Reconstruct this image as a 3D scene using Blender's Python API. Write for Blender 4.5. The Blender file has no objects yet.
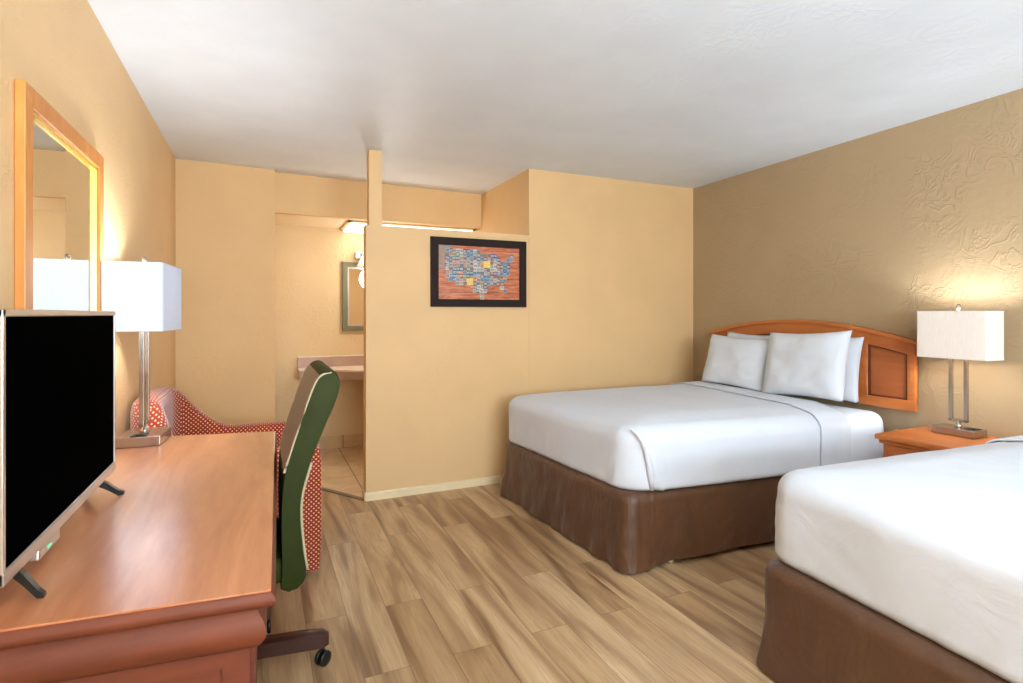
import bpy, bmesh, math, random
from mathutils import Vector, Matrix, noise
R = math.radians
C = bpy.context.scene.collection
random.seed(7)

# ------------------------------------------------------------------ helpers
def lin(c):
    return tuple(((v/255/12.92) if v/255 <= .04045 else ((v/255+.055)/1.055)**2.4) for v in c) + (1,)

class NT:
    """tiny wrapper around a node tree"""
    def __init__(s, name):
        s.m = bpy.data.materials.new(name); s.m.use_nodes = True
        s.t = s.m.node_tree; s.b = s.t.nodes['Principled BSDF']; s.out = s.t.nodes['Material Output']
    def n(s, kind, **kw):
        nd = s.t.nodes.new(kind)
        for k, v in kw.items():
            if k in nd.inputs: nd.inputs[k].default_value = v
            else: setattr(nd, k, v)
        return nd
    def l(s, a, b): s.t.links.new(a, b)
    def ramp(s, fac, stops, interp='LINEAR'):
        r = s.t.nodes.new('ShaderNodeValToRGB'); r.color_ramp.interpolation = interp
        el = r.color_ramp.elements
        while len(el) < len(stops): el.new(.5)
        for e, (p, c) in zip(el, stops): e.position = p; e.color = c if len(c) == 4 else tuple(c)+(1,)
        s.l(fac, r.inputs[0]); return r.outputs[0]
    def coord(s, scale=(1,1,1), rot=(0,0,0), loc=(0,0,0)):
        tc = s.n('ShaderNodeTexCoord'); mp = s.n('ShaderNodeMapping')
        mp.inputs['Scale'].default_value = scale; mp.inputs['Rotation'].default_value = rot
        mp.inputs['Location'].default_value = loc
        s.l(tc.outputs['Object'], mp.inputs['Vector']); return mp.outputs[0]
    def noise(s, vec, scale, detail=3, rough=.5, dist=0):
        nd = s.n('ShaderNodeTexNoise'); nd.inputs['Scale'].default_value = scale
        nd.inputs['Detail'].default_value = detail; nd.inputs['Roughness'].default_value = rough
        nd.inputs['Distortion'].default_value = dist
        s.l(vec, nd.inputs['Vector']); return nd.outputs['Fac']
    def math(s, op, a, b=None, clamp=False):
        nd = s.n('ShaderNodeMath', operation=op, use_clamp=clamp)
        for i, v in enumerate((a, b)):
            if v is None: continue
            if isinstance(v, (int, float)): nd.inputs[i].default_value = v
            else: s.l(v, nd.inputs[i])
        return nd.outputs[0]
    def mix(s, fac, a, b, mode='MIX'):
        nd = s.n('ShaderNodeMix', data_type='RGBA', blend_type=mode)
        for i, v in ((0, fac), (6, a), (7, b)):
            if isinstance(v, (int, float)): nd.inputs[i].default_value = v
            elif isinstance(v, tuple): nd.inputs[i].default_value = v
            else: s.l(v, nd.inputs[i])
        return nd.outputs[2]
    def bump(s, h, strength=.3, dist=.01):
        b = s.n('ShaderNodeBump'); b.inputs['Strength'].default_value = strength
        b.inputs['Distance'].default_value = dist
        s.l(h, b.inputs['Height']); s.l(b.outputs[0], s.b.inputs['Normal'])
    def col(s, c):
        if isinstance(c, tuple): s.b.inputs['Base Color'].default_value = c
        else: s.l(c, s.b.inputs['Base Color'])
    def set(s, **kw):
        for k, v in kw.items(): s.b.inputs[k.replace('_', ' ')].default_value = v
        return s

def plain(name, c, rough=.5, metal=0, spec=.5, var=.05):
    """procedural plain surface with a little tonal variation"""
    t = NT(name); v = t.coord(); f = t.noise(v, 6, 3)
    a = lin(c); hi = tuple(min(1, x*(1+var)) for x in a[:3])+(1,); lo = tuple(x*(1-var) for x in a[:3])+(1,)
    t.col(t.ramp(f, [(.3, lo), (.7, hi)])); t.set(Roughness=rough, Metallic=metal)
    t.b.inputs['Specular IOR Level'].default_value = spec
    if spec < .1: t.b.inputs['IOR'].default_value = 1.02
    return t.m

def wallmat(name, c, strength=.35, rough=.55, spec=.3, scale=9):
    t = NT(name); v = t.coord()
    a = lin(c)
    f = t.noise(v, 2.5, 3)
    t.col(t.ramp(f, [(.3, tuple(x*.96 for x in a[:3])+(1,)), (.7, tuple(min(1, x*1.03) for x in a[:3])+(1,))]))
    n1 = t.noise(v, scale, 4, .55, 1.6)
    # thin ridges left by the trowel
    r = t.math('ABSOLUTE', t.math('SUBTRACT', n1, .5))
    r = t.math('SUBTRACT', 1, t.math('MULTIPLY', r, 14), clamp=True)
    n2 = t.noise(v, scale*.35, 2)
    msk = t.ramp(n2, [(.42, (0,0,0)), (.62, (1,1,1))])
    r = t.math('MULTIPLY', r, msk)
    h = t.math('ADD', t.math('MULTIPLY', r, .6), t.math('MULTIPLY', t.noise(v, scale*4, 3), .35))
    t.bump(h, strength, .006)
    t.set(Roughness=rough); t.b.inputs['Specular IOR Level'].default_value = spec
    return t.m

def woodmat(name, dark, light, rough=.28, axis='y', scale=1.0, spec=.5, coat=0.0):
    t = NT(name)
    sc = {'x': (1.2, 9, 9), 'y': (9, 1.2, 9), 'z': (9, 9, 1.2)}[axis]
    v = t.coord(tuple(k*scale for k in sc))
    w = t.noise(v, .9, 4, .6, 2.2)
    g = t.noise(v, 7, 5, .7, .2)
    f = t.math('ADD', t.math('MULTIPLY', w, .7), t.math('MULTIPLY', g, .3))
    t.col(t.ramp(f, [(.32, lin(dark)), (.68, lin(light))]))
    t.bump(g, .04, .002)
    t.set(Roughness=rough); t.b.inputs['Specular IOR Level'].default_value = spec
    t.b.inputs['Coat Weight'].default_value = coat; t.b.inputs['Coat Roughness'].default_value = .3
    return t.m

def planks():
    t = NT('vinyl_planks'); tc = t.n('ShaderNodeTexCoord')
    sp = t.n('ShaderNodeSeparateXYZ'); t.l(tc.outputs['Object'], sp.inputs[0])
    cb = t.n('ShaderNodeCombineXYZ'); t.l(sp.outputs[1], cb.inputs[0]); t.l(sp.outputs[0], cb.inputs[1])
    br = t.n('ShaderNodeTexBrick'); br.offset = .37; br.offset_frequency = 2
    t.l(cb.outputs[0], br.inputs['Vector'])
    for k, v in (('Scale', 1), ('Mortar Size', .0012), ('Mortar Smooth', .1), ('Bias', 0), ('Brick Width', 1.22), ('Row Height', .165)):
        br.inputs[k].default_value = v
    br.inputs['Color1'].default_value = (0,0,0,1); br.inputs['Color2'].default_value = (1,1,1,1)
    br.inputs['Mortar'].default_value = (.5,.5,.5,1)
    rnd = br.outputs['Color']
    bw = t.n('ShaderNodeRGBToBW'); t.l(rnd, bw.inputs[0]); rv = bw.outputs[0]
    # every plank gets its own piece of grain
    off = t.n('ShaderNodeCombineXYZ'); t.l(t.math('MULTIPLY', rv, 37), off.inputs[0]); t.l(t.math('MULTIPLY', rv, 91), off.inputs[1])
    t.l(t.math('MULTIPLY', rv, 53), off.inputs[2])
    ad = t.n('ShaderNodeVectorMath', operation='ADD'); t.l(cb.outputs[0], ad.inputs[0]); t.l(off.outputs[0], ad.inputs[1])
    mp = t.n('ShaderNodeMapping'); mp.inputs['Scale'].default_value = (.7, 6.2, 1); t.l(ad.outputs[0], mp.inputs['Vector'])
    big = t.noise(mp.outputs[0], 1.2, 2, .5, 1.1)
    mp2 = t.n('ShaderNodeMapping'); mp2.inputs['Scale'].default_value = (3, 70, 1); t.l(ad.outputs[0], mp2.inputs['Vector'])
    fine = t.noise(mp2.outputs[0], 1.6, 5, .7, .3)
    rings = t.math('FRACT', t.math('MULTIPLY', big, 14))
    rings = t.math('ABSOLUTE', t.math('SUBTRACT', rings, .5))
    base = t.ramp(big, [(.28, lin((124,94,68))), (.38, lin((158,124,90))), (.50, lin((194,162,122))), (.72, lin((220,190,148)))])
    c = t.mix(t.math('MULTIPLY', rings, .30), base, lin((146,110,76)))
    c = t.mix(t.ramp(fine, [(.36, (.32,.32,.32)), (.56, (0,0,0))]), c, lin((130,98,68)))
    tone = t.ramp(rv, [(0, lin((222,210,198))), (.5, lin((250,246,240))), (1, lin((255,255,255)))])
    c = t.mix(1, c, tone, 'MULTIPLY')
    c = t.mix(br.outputs['Fac'], c, lin((120,90,62)))
    t.col(c)
    t.bump(t.math('SUBTRACT', t.math('MULTIPLY', fine, .3), br.outputs['Fac']), .12, .002)
    t.set(Roughness=.36); t.b.inputs['Specular IOR Level'].default_value = .45
    return t.m

def tiles(name, c1, c2, size=.5, ox=0, oy=0):
    t = NT(name); v = t.coord(loc=(ox, oy, 0))
    br = t.n('ShaderNodeTexBrick'); br.offset = 0; t.l(v, br.inputs['Vector'])
    for k, q in (('Scale', 1), ('Mortar Size', .004), ('Mortar Smooth', .1), ('Brick Width', size), ('Row Height', size)): br.inputs[k].default_value = q
    n = t.noise(v, 5, 4, .6, 1)
    base = t.ramp(n, [(.3, lin(c1)), (.7, lin(c2))])
    t.col(t.mix(br.outputs['Fac'], base, lin((120,92,62)))); t.set(Roughness=.3)
    t.bump(t.math('SUBTRACT', 1, br.outputs['Fac']), .2, .002)
    return t.m

def dotfabric():
    t = NT('dotted_upholstery'); tc = t.n('ShaderNodeTexCoord')
    sp = t.n('ShaderNodeSeparateXYZ'); t.l(tc.outputs['Object'], sp.inputs[0])
    sn = t.n('ShaderNodeSeparateXYZ'); t.l(tc.outputs['Normal'], sn.inputs[0])
    def pick(f, p, q):      # f ? q : p
        return t.math('ADD', t.math('MULTIPLY', p, t.math('SUBTRACT', 1, f)), t.math('MULTIPLY', q, f))
    fx = t.math('GREATER_THAN', t.math('ABSOLUTE', sn.outputs[0]), .71)
    fz = t.math('GREATER_THAN', t.math('ABSOLUTE', sn.outputs[2]), .71)
    ca = pick(fx, sp.outputs[0], sp.outputs[1]); cb2 = pick(fz, sp.outputs[2], sp.outputs[1])
    k = 44
    a = t.math('ABSOLUTE', t.math('SUBTRACT', t.math('FRACT', t.math('MULTIPLY', t.math('ADD', ca, cb2), k)), .5))
    b = t.math('ABSOLUTE', t.math('SUBTRACT', t.math('FRACT', t.math('MULTIPLY', t.math('SUBTRACT', ca, cb2), k)), .5))
    m = t.math('MAXIMUM', a, b)
    f = t.ramp(m, [(.17, (1,1,1)), (.24, (0,0,0))])
    t.col(t.mix(f, lin((146,44,30)), lin((226,190,140))))
    t.set(Roughness=.85); t.b.inputs['Specular IOR Level'].default_value = .15
    t.b.inputs['Sheen Weight'].default_value = .3
    return t.m

def fabric(name, c, rough=.8, wr=.12, sheen=.15, scale=5, fine=.02, spec=.2):
    t = NT(name); v = t.coord()
    a = lin(c); t.col(t.ramp(t.noise(v, 3, 3), [(.3, tuple(x*.97 for x in a[:3])+(1,)), (.7, tuple(min(1, x*1.02) for x in a[:3])+(1,))]))
    w = t.noise(v, scale, 4, .55, 1.2)
    h = t.math('ADD', w, t.math('MULTIPLY', t.noise(v, 900, 1), fine))
    t.bump(h, wr, .02)
    t.set(Roughness=rough); t.b.inputs['Sheen Weight'].default_value = sheen
    t.b.inputs['Specular IOR Level'].default_value = spec
    return t.m

def shade_mat(name, c, emit, tr_=.03):
    t = NT(name); nt = t.t
    tr = t.n('ShaderNodeBsdfTranslucent'); tr.inputs[0].default_value = lin(c)
    df = t.n('ShaderNodeBsdfDiffuse')
    v = t.coord((300, 300, 30)); f = t.noise(v, 1, 2)
    cc = t.ramp(f, [(.3, lin(tuple(k-8 for k in c))), (.7, lin(c))]); t.l(cc, df.inputs[0])
    mx = t.n('ShaderNodeMixShader'); mx.inputs[0].default_value = tr_
    t.l(df.outputs[0], mx.inputs[1]); t.l(tr.outputs[0], mx.inputs[2])
    em = t.n('ShaderNodeEmission'); em.inputs[0].default_value = lin(c); em.inputs[1].default_value = emit
    ads = t.n('ShaderNodeAddShader'); t.l(mx.outputs[0], ads.inputs[0]); t.l(em.outputs[0], ads.inputs[1])
    t.l(ads.outputs[0], t.out.inputs[0]); return t.m

def emitter(name, c, s):
    t = NT(name); t.col(lin(c)); t.b.inputs['Emission Color'].default_value = lin(c); t.b.inputs['Emission Strength'].default_value = s
    return t.m

# ---- mesh helpers
def mesh_obj(name, bm, mats, parent=None, smooth=False, loc=None):
    bmesh.ops.recalc_face_normals(bm, faces=bm.faces[:])
    me = bpy.data.meshes.new(name); bm.to_mesh(me); bm.free()
    for m in (mats if isinstance(mats, (list, tuple)) else [mats]): me.materials.append(m)
    if smooth:
        for p in me.polygons: p.use_smooth = True
    o = bpy.data.objects.new(name, me); C.objects.link(o)
    if parent: o.parent = parent
    if loc: o.location = loc
    return o

def smooth_angle(o, ang=35):
    me = o.data
    for p in me.polygons: p.use_smooth = True
    bm = bmesh.new(); bm.from_mesh(me)
    for e in bm.edges:
        if len(e.link_faces) == 2 and e.calc_face_angle(0) > R(ang): e.smooth = False
    bm.to_mesh(me); bm.free()
    return o

def box(bm, x0, x1, y0, y1, z0, z1, bev=0, seg=2, mat=0, M=None):
    vs = [bm.verts.new(Vector((x, y, z))) for x in (x0, x1) for y in (y0, y1) for z in (z0, z1)]
    idx = [(0,1,3,2), (4,6,7,5), (0,4,5,1), (2,3,7,6), (0,2,6,4), (1,5,7,3)]
    fs = [bm.faces.new([vs[i] for i in f]) for f in idx]
    for f in fs: f.material_index = mat
    if bev:
        es = list({e for f in fs for e in f.edges})
        r = bmesh.ops.bevel(bm, geom=es, offset=bev, segments=seg, affect='EDGES', profile=.5)
        vs = list({v for f in r['faces'] for v in f.verts} | {v for v in vs if v.is_valid})
        for f in r['faces']: f.material_index = mat
    if M is not None: bmesh.ops.transform(bm, matrix=M, verts=vs)
    return vs

def prism(bm, pts, z0, z1, bev=0, plane='xy', seg=2):
    """extrude a polygon; plane xy -> z, xz -> y, yz -> x"""
    def P(a, b, c):
        return Vector((a, b, c)) if plane == 'xy' else Vector((a, c, b)) if plane == 'xz' else Vector((c, a, b))
    lo = [bm.verts.new(P(a, b, z0)) for a, b in pts]; hi = [bm.verts.new(P(a, b, z1)) for a, b in pts]
    n = len(pts)
    fs = [bm.faces.new(lo), bm.faces.new(hi[::-1])]
    for i in range(n): fs.append(bm.faces.new((lo[i], lo[(i+1) % n], hi[(i+1) % n], hi[i])))
    if bev:
        es = [e for e in {e for f in fs[:2] for e in f.edges}]
        bmesh.ops.bevel(bm, geom=es, offset=bev, segments=seg, affect='EDGES', profile=.5)
    return lo+hi

def tube(bm, pts, rad, seg=12, cap=True):
    pts = [Vector(p) for p in pts]; rads = rad if isinstance(rad, (list, tuple)) else [rad]*len(pts)
    rings = []; up = Vector((0, 0, 1))
    for i, p in enumerate(pts):
        d = (pts[min(i+1, len(pts)-1)]-pts[max(i-1, 0)]).normalized()
        a = d.cross(up if abs(d.z) < .95 else Vector((1, 0, 0))).normalized(); b = d.cross(a)
        rings.append([bm.verts.new(p+(a*math.cos(t)+b*math.sin(t))*rads[i]) for t in (2*math.pi*k/seg for k in range(seg))])
    for r0, r1 in zip(rings, rings[1:]):
        for k in range(seg): bm.faces.new((r0[k], r0[(k+1) % seg], r1[(k+1) % seg], r1[k]))
    if cap: bm.faces.new(rings[0]); bm.faces.new(rings[-1][::-1])

def lathe(bm, prof, seg=32, c=(0, 0, 0), cap=True):
    rings = [[bm.verts.new(Vector(c)+Vector((r*math.cos(t), r*math.sin(t), z))) for t in (2*math.pi*k/seg for k in range(seg))] for r, z in prof]
    for r0, r1 in zip(rings, rings[1:]):
        for k in range(seg): bm.faces.new((r0[k], r0[(k+1) % seg], r1[(k+1) % seg], r1[k]))
    if cap: bm.faces.new(rings[0]); bm.faces.new(rings[-1][::-1])

def tag(o, label=None, cat=None, group=None, kind=None):
    if label: o['label'] = label
    if cat: o['category'] = cat
    if group: o['group'] = group
    if kind: o['kind'] = kind
    return o

def thing(name, label, cat, loc=(0,0,0), rz=0, group=None):
    o = bpy.data.objects.new(name, None); C.objects.link(o); o.empty_display_size = .1
    o.location = loc; o.rotation_euler = (0, 0, rz); return tag(o, label, cat, group)

def struct(name, bm, mats, smooth=False):
    return tag(mesh_obj(name, bm, mats, smooth=smooth), kind='structure')

def sboxes(name, mat, *bx, bev=0):
    bm = bmesh.new()
    for b in bx: box(bm, *b, bev=bev)
    return struct(name, bm, mat)

# ------------------------------------------------------------------ materials
M_tan = wallmat('tan_wall_paint', (226,188,134), .30)
M_tan2 = wallmat('tan_partition_paint', (224,187,136), .10, scale=6)
M_left = wallmat('cream_wall_paint', (230,194,144), .5, scale=16)
M_brown = wallmat('taupe_wall_paint', (172,148,114), .6, rough=.45, spec=.45, scale=7.5)
M_ceil = wallmat('ceiling_paint', (226,235,243), .25, rough=.5, scale=7)
M_cream = wallmat('cream_ceiling_paint', (240,222,190), .12)
M_base = plain('cream_trim_paint', (232,212,170), .4)
M_floor = planks()
M_tile = tiles('beige_floor_tile', (196,166,124), (222,196,156), 1.0, ox=-.67+1.0, oy=.5)
M_basetile = tiles('beige_base_tile', (188,158,116), (206,176,132), .6, ox=-.71+.6)
M_strip = plain('steel_strip', (150,140,125), .35, .8)
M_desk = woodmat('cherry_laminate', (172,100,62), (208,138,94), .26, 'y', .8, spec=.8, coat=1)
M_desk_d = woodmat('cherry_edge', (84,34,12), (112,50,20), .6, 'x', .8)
M_head = woodmat('honey_maple', (172,92,40), (202,120,60), .38, 'y', .7)
M_headd = woodmat('honey_maple_panel', (158,84,40), (184,104,54), .42, 'y', .7)
M_mframe = woodmat('oak_frame', (196,120,50), (220,146,72), .4, 'z', 1)
M_gold = plain('gilt_bevel', (240,200,90), .25, .6)
M_black = plain('black_plastic', (14,14,15), .35)
M_screen = plain('dark_screen', (2,2,2), .35, spec=.03)
M_silver = plain('brushed_silver', (190,182,172), .32, .85)
M_nickel = plain('brushed_nickel', (176,164,150), .25, .9)
M_fin = plain('aged_bronze', (110,98,84), .5, .4)
M_chrome = plain('polished_chrome', (210,206,200), .12, 1)
M_mirror = plain('mirror_glass', (235,238,236), .01, 1, var=0)
M_sheet = fabric('white_sheet', (214,218,226), .85, .22, .1, 5)
M_sheet2 = fabric('white_fitted_sheet', (224,229,238), .85, .22, .1, 9)
M_pillow = fabric('white_pillowcase', (212,216,222), .85, .20, .1, 4)
M_skirt = fabric('brown_satin', (94,60,38), .46, .45, .3, 7, spec=.5)
def satin():
    t = NT('brown_satin'); v = t.coord((1, 1, .28)); w = t.coord((1, 1, .6))
    t.col(t.ramp(t.noise(v, 3, 3), [(.3, lin((80,50,28))), (.7, lin((96,62,36)))]))
    h = t.math('ADD', t.noise(v, 16, 4, .55, 1.0), t.math('MULTIPLY', t.noise(w, 5, 3, .5, 1.5), 1.2))
    t.bump(h, .6, .012); t.set(Roughness=.46); t.b.inputs['Sheen Weight'].default_value = .12; t.b.inputs['Specular IOR Level'].default_value = .5
    return t.m
M_skirt = satin()
M_vinyl = plain('dark_green_vinyl', (42,48,12), .6, spec=.15, var=.2)
M_vinylf = plain('vinyl_front_sheen', (90,79,63), .32, spec=.5, var=.08)  # grey-brown paints a reflection onto the front of the chair back
M_pipe = plain('pale_piping', (176,160,128), .5)
M_dots = dotfabric()
M_darkleg = plain('dark_wood', (58,26,16), .3)
M_cream_plastic = plain('cream_plastic', (222,206,170), .4)
M_green = plain('antique_green_frame', (112,110,84), .4, .3)
M_stone = plain('speckled_laminate', (176,146,124), .35, var=.12)
M_counter = plain('pale_counter', (238,222,204), .2)
M_shade = shade_mat('linen_shade', (240,230,220), .02, .02)
M_shade_d = shade_mat('linen_shade_desk', (226,234,250), .02, .04)
M_bulb = emitter('warm_bulb', (255,226,180), 6)
M_panel = emitter('light_diffuser', (255,248,236), 3.2)

# ------------------------------------------------------------------ the room
H = 2.43
bm = bmesh.new(); box(bm, -.9, 3.9, -2.0, 5.8, -.1, 0); struct('floor', bm, M_floor)
bm = bmesh.new(); prism(bm, [(.10,4.735),(.653,3.905),(.653,3.96),(1.91,3.96),(1.91,5.5),(.10,5.5)], .0, .005); struct('floor_alcove', bm, M_tile)
a = Vector((.10, 4.72, 0)); b_ = Vector((.653, 3.885, 0)); d = (b_-a).normalized(); n = Vector((-d.y, d.x, 0))*.018
bm = bmesh.new(); prism(bm, [tuple((a+n).xy), tuple((b_+n).xy), tuple((b_-n).xy), tuple((a-n).xy)], 0, .009, .003); struct('trim_1', bm, M_strip)
sboxes('ceiling', M_ceil, (-.9, 3.9, -2.0, 5.0, H, H+.1))
sboxes('wall_left', M_left, (-.70, -.578, -2.0, 4.80, 0, H))
bm = bmesh.new(); prism(bm, [(-.60,4.69),(.094,4.735),(.094,5.5),(0,5.5),(0,4.85),(-.60,4.85)], 0, H); struct('wall_far', bm, M_tan)
bm = bmesh.new(); prism(bm, [(3.43,-2.0),(3.45,-.04),(3.496,1.46),(3.570,3.90),(3.75,3.90),(3.75,-2.0)], 0, H); struct('wall_right', bm, M_brown)
bm = bmesh.new(); box(bm, .653, 1.905, 3.87, 3.97, 0, 1.907); struct('wall_partition', bm, M_tan2)
bm = bmesh.new(); box(bm, .673, .765, 3.871, 3.96, 1.895, H, bev=.004); struct('wall_post', bm, M_tan2)
bm = bmesh.new(); prism(bm, [(1.906,3.87),(3.60,3.87),(3.60,3.97),(1.98,3.97),(1.98,5.6),(1.906,5.6)], 0, H); struct('wall_middle', bm, M_tan2)
bm = bmesh.new(); prism(bm, [(.094,4.81),(1.93,4.90),(1.93,4.97),(.094,4.87)], 2.107, H); struct('wall_header', bm, M_tan)
bm = bmesh.new(); prism(bm, [(.05,4.81),(1.95,4.93),(1.95,5.6),(.05,5.6)], 2.1095, 2.2); struct('ceiling_alcove', bm, M_cream)
M_alc = wallmat('alcove_wall_paint', (214,188,144), .5, scale=10)
sboxes('wall_alcove', M_alc, (0, 2.0, 5.5, 5.6, 0, H))
sboxes('baseboard_alcove', M_basetile, (.094, 1.906, 5.488, 5.5, 0, .125))
bm = bmesh.new()
prism(bm, [(3.87,0.0),(3.858,0.0),(3.858,.045),(3.862,.054),(3.87,.056)], .653, 3.57, plane='yz')
struct('baseboard_partition', bm, M_base)
bm = bmesh.new(); box(bm, .643, .653, 3.868, 3.97, 0, .056); struct('baseboard_end', bm, M_base)
bm = bmesh.new(); box(bm, -.578, -.566, -1.9, 4.69, 0, .056); struct('baseboard_left', bm, M_base)
# wall behind the camera; its unseen window is added and placed for fill light
wx0, wx1, wz0, wz1 = -.30, 2.00, .75, 2.15
sboxes('wall_back', M_tan2, (-.7, wx0, -2.0, -1.88, 0, H), (wx1, 3.75, -2.0, -1.88, 0, H), (wx0, wx1, -2.0, -1.88, 0, wz0), (wx0, wx1, -2.0, -1.88, wz1, H))
bm = bmesh.new()
for b in ((wx0, wx0+.05, -1.97, -1.87, wz0, wz1), (wx1-.05, wx1, -1.97, -1.87, wz0, wz1), (wx0, wx1, -1.97, -1.87, wz0, wz0+.05), (wx0, wx1, -1.97, -1.87, wz1-.05, wz1), (.83, .87, -1.97, -1.9, wz0, wz1)): box(bm, *b, bev=.004)
struct('added_window', bm, M_base)

# ------------------------------------------------------------------ beds
def quad_map(q):
    """q = foot_near, foot_far, head_near, head_far -> function (u 0..1 foot-head, v 0..1 near-far) -> xy"""
    fn, ff, hn, hf = [Vector(p) for p in q]
    return lambda u, v: (fn*(1-u)+hn*u)*(1-v)+(ff*(1-u)+hf*u)*v

def rr(L, W, r, step):
    """rounded rectangle perimeter, centred, with outward normals"""
    out = []
    def seg(ax, ay, bx, by, nx, ny):
        n = max(1, int(math.hypot(bx-ax, by-ay)/step))
        for i in range(n): out.append((ax+(bx-ax)*i/n, ay+(by-ay)*i/n, nx, ny))
    def arc(cx, cy, a0):
        n = max(5, int(r*1.57/step))
        for i in range(n):
            a = a0+math.pi/2*i/n; out.append((cx+r*math.cos(a), cy+r*math.sin(a), math.cos(a), math.sin(a)))
    l, w = L/2, W/2
    seg(l, -w+r, l, w-r, 1, 0); arc(l-r, w-r, 0); seg(l-r, w, -l+r, w, 0, 1); arc(-l+r, w-r, math.pi/2)
    seg(-l, w-r, -l, -w+r, -1, 0); arc(-l+r, -w+r, math.pi); seg(-l+r, -w, l-r, -w, 0, -1); arc(l-r, -w+r, 1.5*math.pi)
    return out

def shell(q, z0, z1, cr, er, disp=None, grow=0.0, tuck=.03, step=.016, crown=.025, nin=22, topdisp=None):
    """a soft rounded slab (mattress or a sheet drawn over one) on the quad q"""
    f = quad_map(q)
    L = ((Vector(q[2])-Vector(q[0])).length+(Vector(q[3])-Vector(q[1])).length)/2
    W = ((Vector(q[1])-Vector(q[0])).length+(Vector(q[3])-Vector(q[2])).length)/2
    per = rr(L+2*grow, W+2*grow, cr+grow, step)
    prof = []       # inset, z
    prof += [(tuck, z0), (tuck*.3, z0+.004), (0, z0+.02)]
    ns = 14
    for i in range(1, ns+1): prof.append((0, z0+.02+(z1-er-z0-.02)*i/ns))
    for i in range(1, 9):
        a = math.pi/2*i/8; prof.append((er*(1-math.cos(a)), z1-er+er*math.sin(a)))
    bm = bmesh.new(); rings = []
    def put(x, y, z):
        p = f(x/L+.5, y/W+.5); return bm.verts.new((p.x, p.y, z))
    for ins, z in prof:
        ring = []
        for (x, y, nx, ny) in per:
            dd = disp(x, y, z, nx, ny, L, W) if disp else 0
            ring.append(put(x-nx*(ins-dd), y-ny*(ins-dd), z + (topdisp(x, y) if topdisp and z > z1-er*.6 else 0)))
        rings.append(ring)
    for i in range(1, nin+1):
        k = 1-i/(nin+.0)*.985
        ring = []
        for (x, y, nx, ny) in per:
            X, Y = (x-nx*er)*k, (y-ny*er)*k
            cz = crown*min(1, (1-k)*5)**.8
            ring.append(put(X, Y, z1+cz+(topdisp(X, Y) if topdisp else 0)))
        rings.append(ring)
    n = len(per)
    for r0, r1 in zip(rings, rings[1:]):
        for k in range(n): bm.faces.new((r0[k], r0[(k+1) % n], r1[(k+1) % n], r1[k]))
    bm.faces.new(rings[-1][::-1])
    return bm

def solid(bm, t):
    bmesh.ops.recalc_face_normals(bm, faces=bm.faces[:])
    bmesh.ops.solidify(bm, geom=bm.faces[:], thickness=t)

def cut(bm, co, no):
    """keep the side opposite to no"""
    bmesh.ops.bisect_plane(bm, geom=bm.verts[:]+bm.edges[:]+bm.faces[:], plane_co=co, plane_no=no, clear_outer=True)

def skirt(q, z1, seed, cr=.07, flare=.022, lift=lambda x, y, nx, ny, L, W: .012, corner=None):
    f = quad_map(q)
    L = ((Vector(q[2])-Vector(q[0])).length+(Vector(q[3])-Vector(q[1])).length)/2
    W = ((Vector(q[1])-Vector(q[0])).length+(Vector(q[3])-Vector(q[2])).length)/2
    per = rr(L, W, cr, .012); bm = bmesh.new(); rings = []
    NZ = 22; s = 0; arcs = []
    for i, p in enumerate(per):
        arcs.append(s); q2 = per[(i+1) % len(per)]; s += math.hypot(q2[0]-p[0], q2[1]-p[1])
    for j in range(NZ+1):
        t = j/NZ; ring = []
        for (x, y, nx, ny), sa in zip(per, arcs):
            zb = lift(x, y, nx, ny, L, W)
            z = zb+(z1-zb)*t
            fold = noise.noise(Vector((sa*3.2+seed, t*.9, seed)))*.028 + noise.noise(Vector((sa*11+seed, t*1.6, 3)))*.014
            # diagonal drape wrinkles
            fold += noise.noise(Vector((sa*7-t*4.0, t*2+sa, seed+9)))*.012
            amp = (1-t)**1.1
            cor = min(1, abs(nx)*abs(ny)*2)
            o = flare*amp*(1+1.7*cor*(1 if seed < 5 else .2)) + fold*(amp*1.0+.25)
            fold += .0035*math.sin(sa*85+6*noise.noise(Vector((sa*3, 1, seed))))*max(0, 1-t*4)
            if nx < 0 and ny > .1: amp *= .15
            if t > .93: o -= (t-.93)/.07*.022
            p = f((x+nx*o)/L+.5, (y+ny*o)/W+.5)
            ring.append(bm.verts.new((p.x, p.y, z)))
        rings.append(ring)
    n = len(per)
    for r0, r1 in zip(rings, rings[1:]):
        for k in range(n): bm.faces.new((r0[k], r0[(k+1) % n], r1[(k+1) % n], r1[k]))
    # flat deck on top
    bm.faces.new(rings[-1])
    return bm

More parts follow.
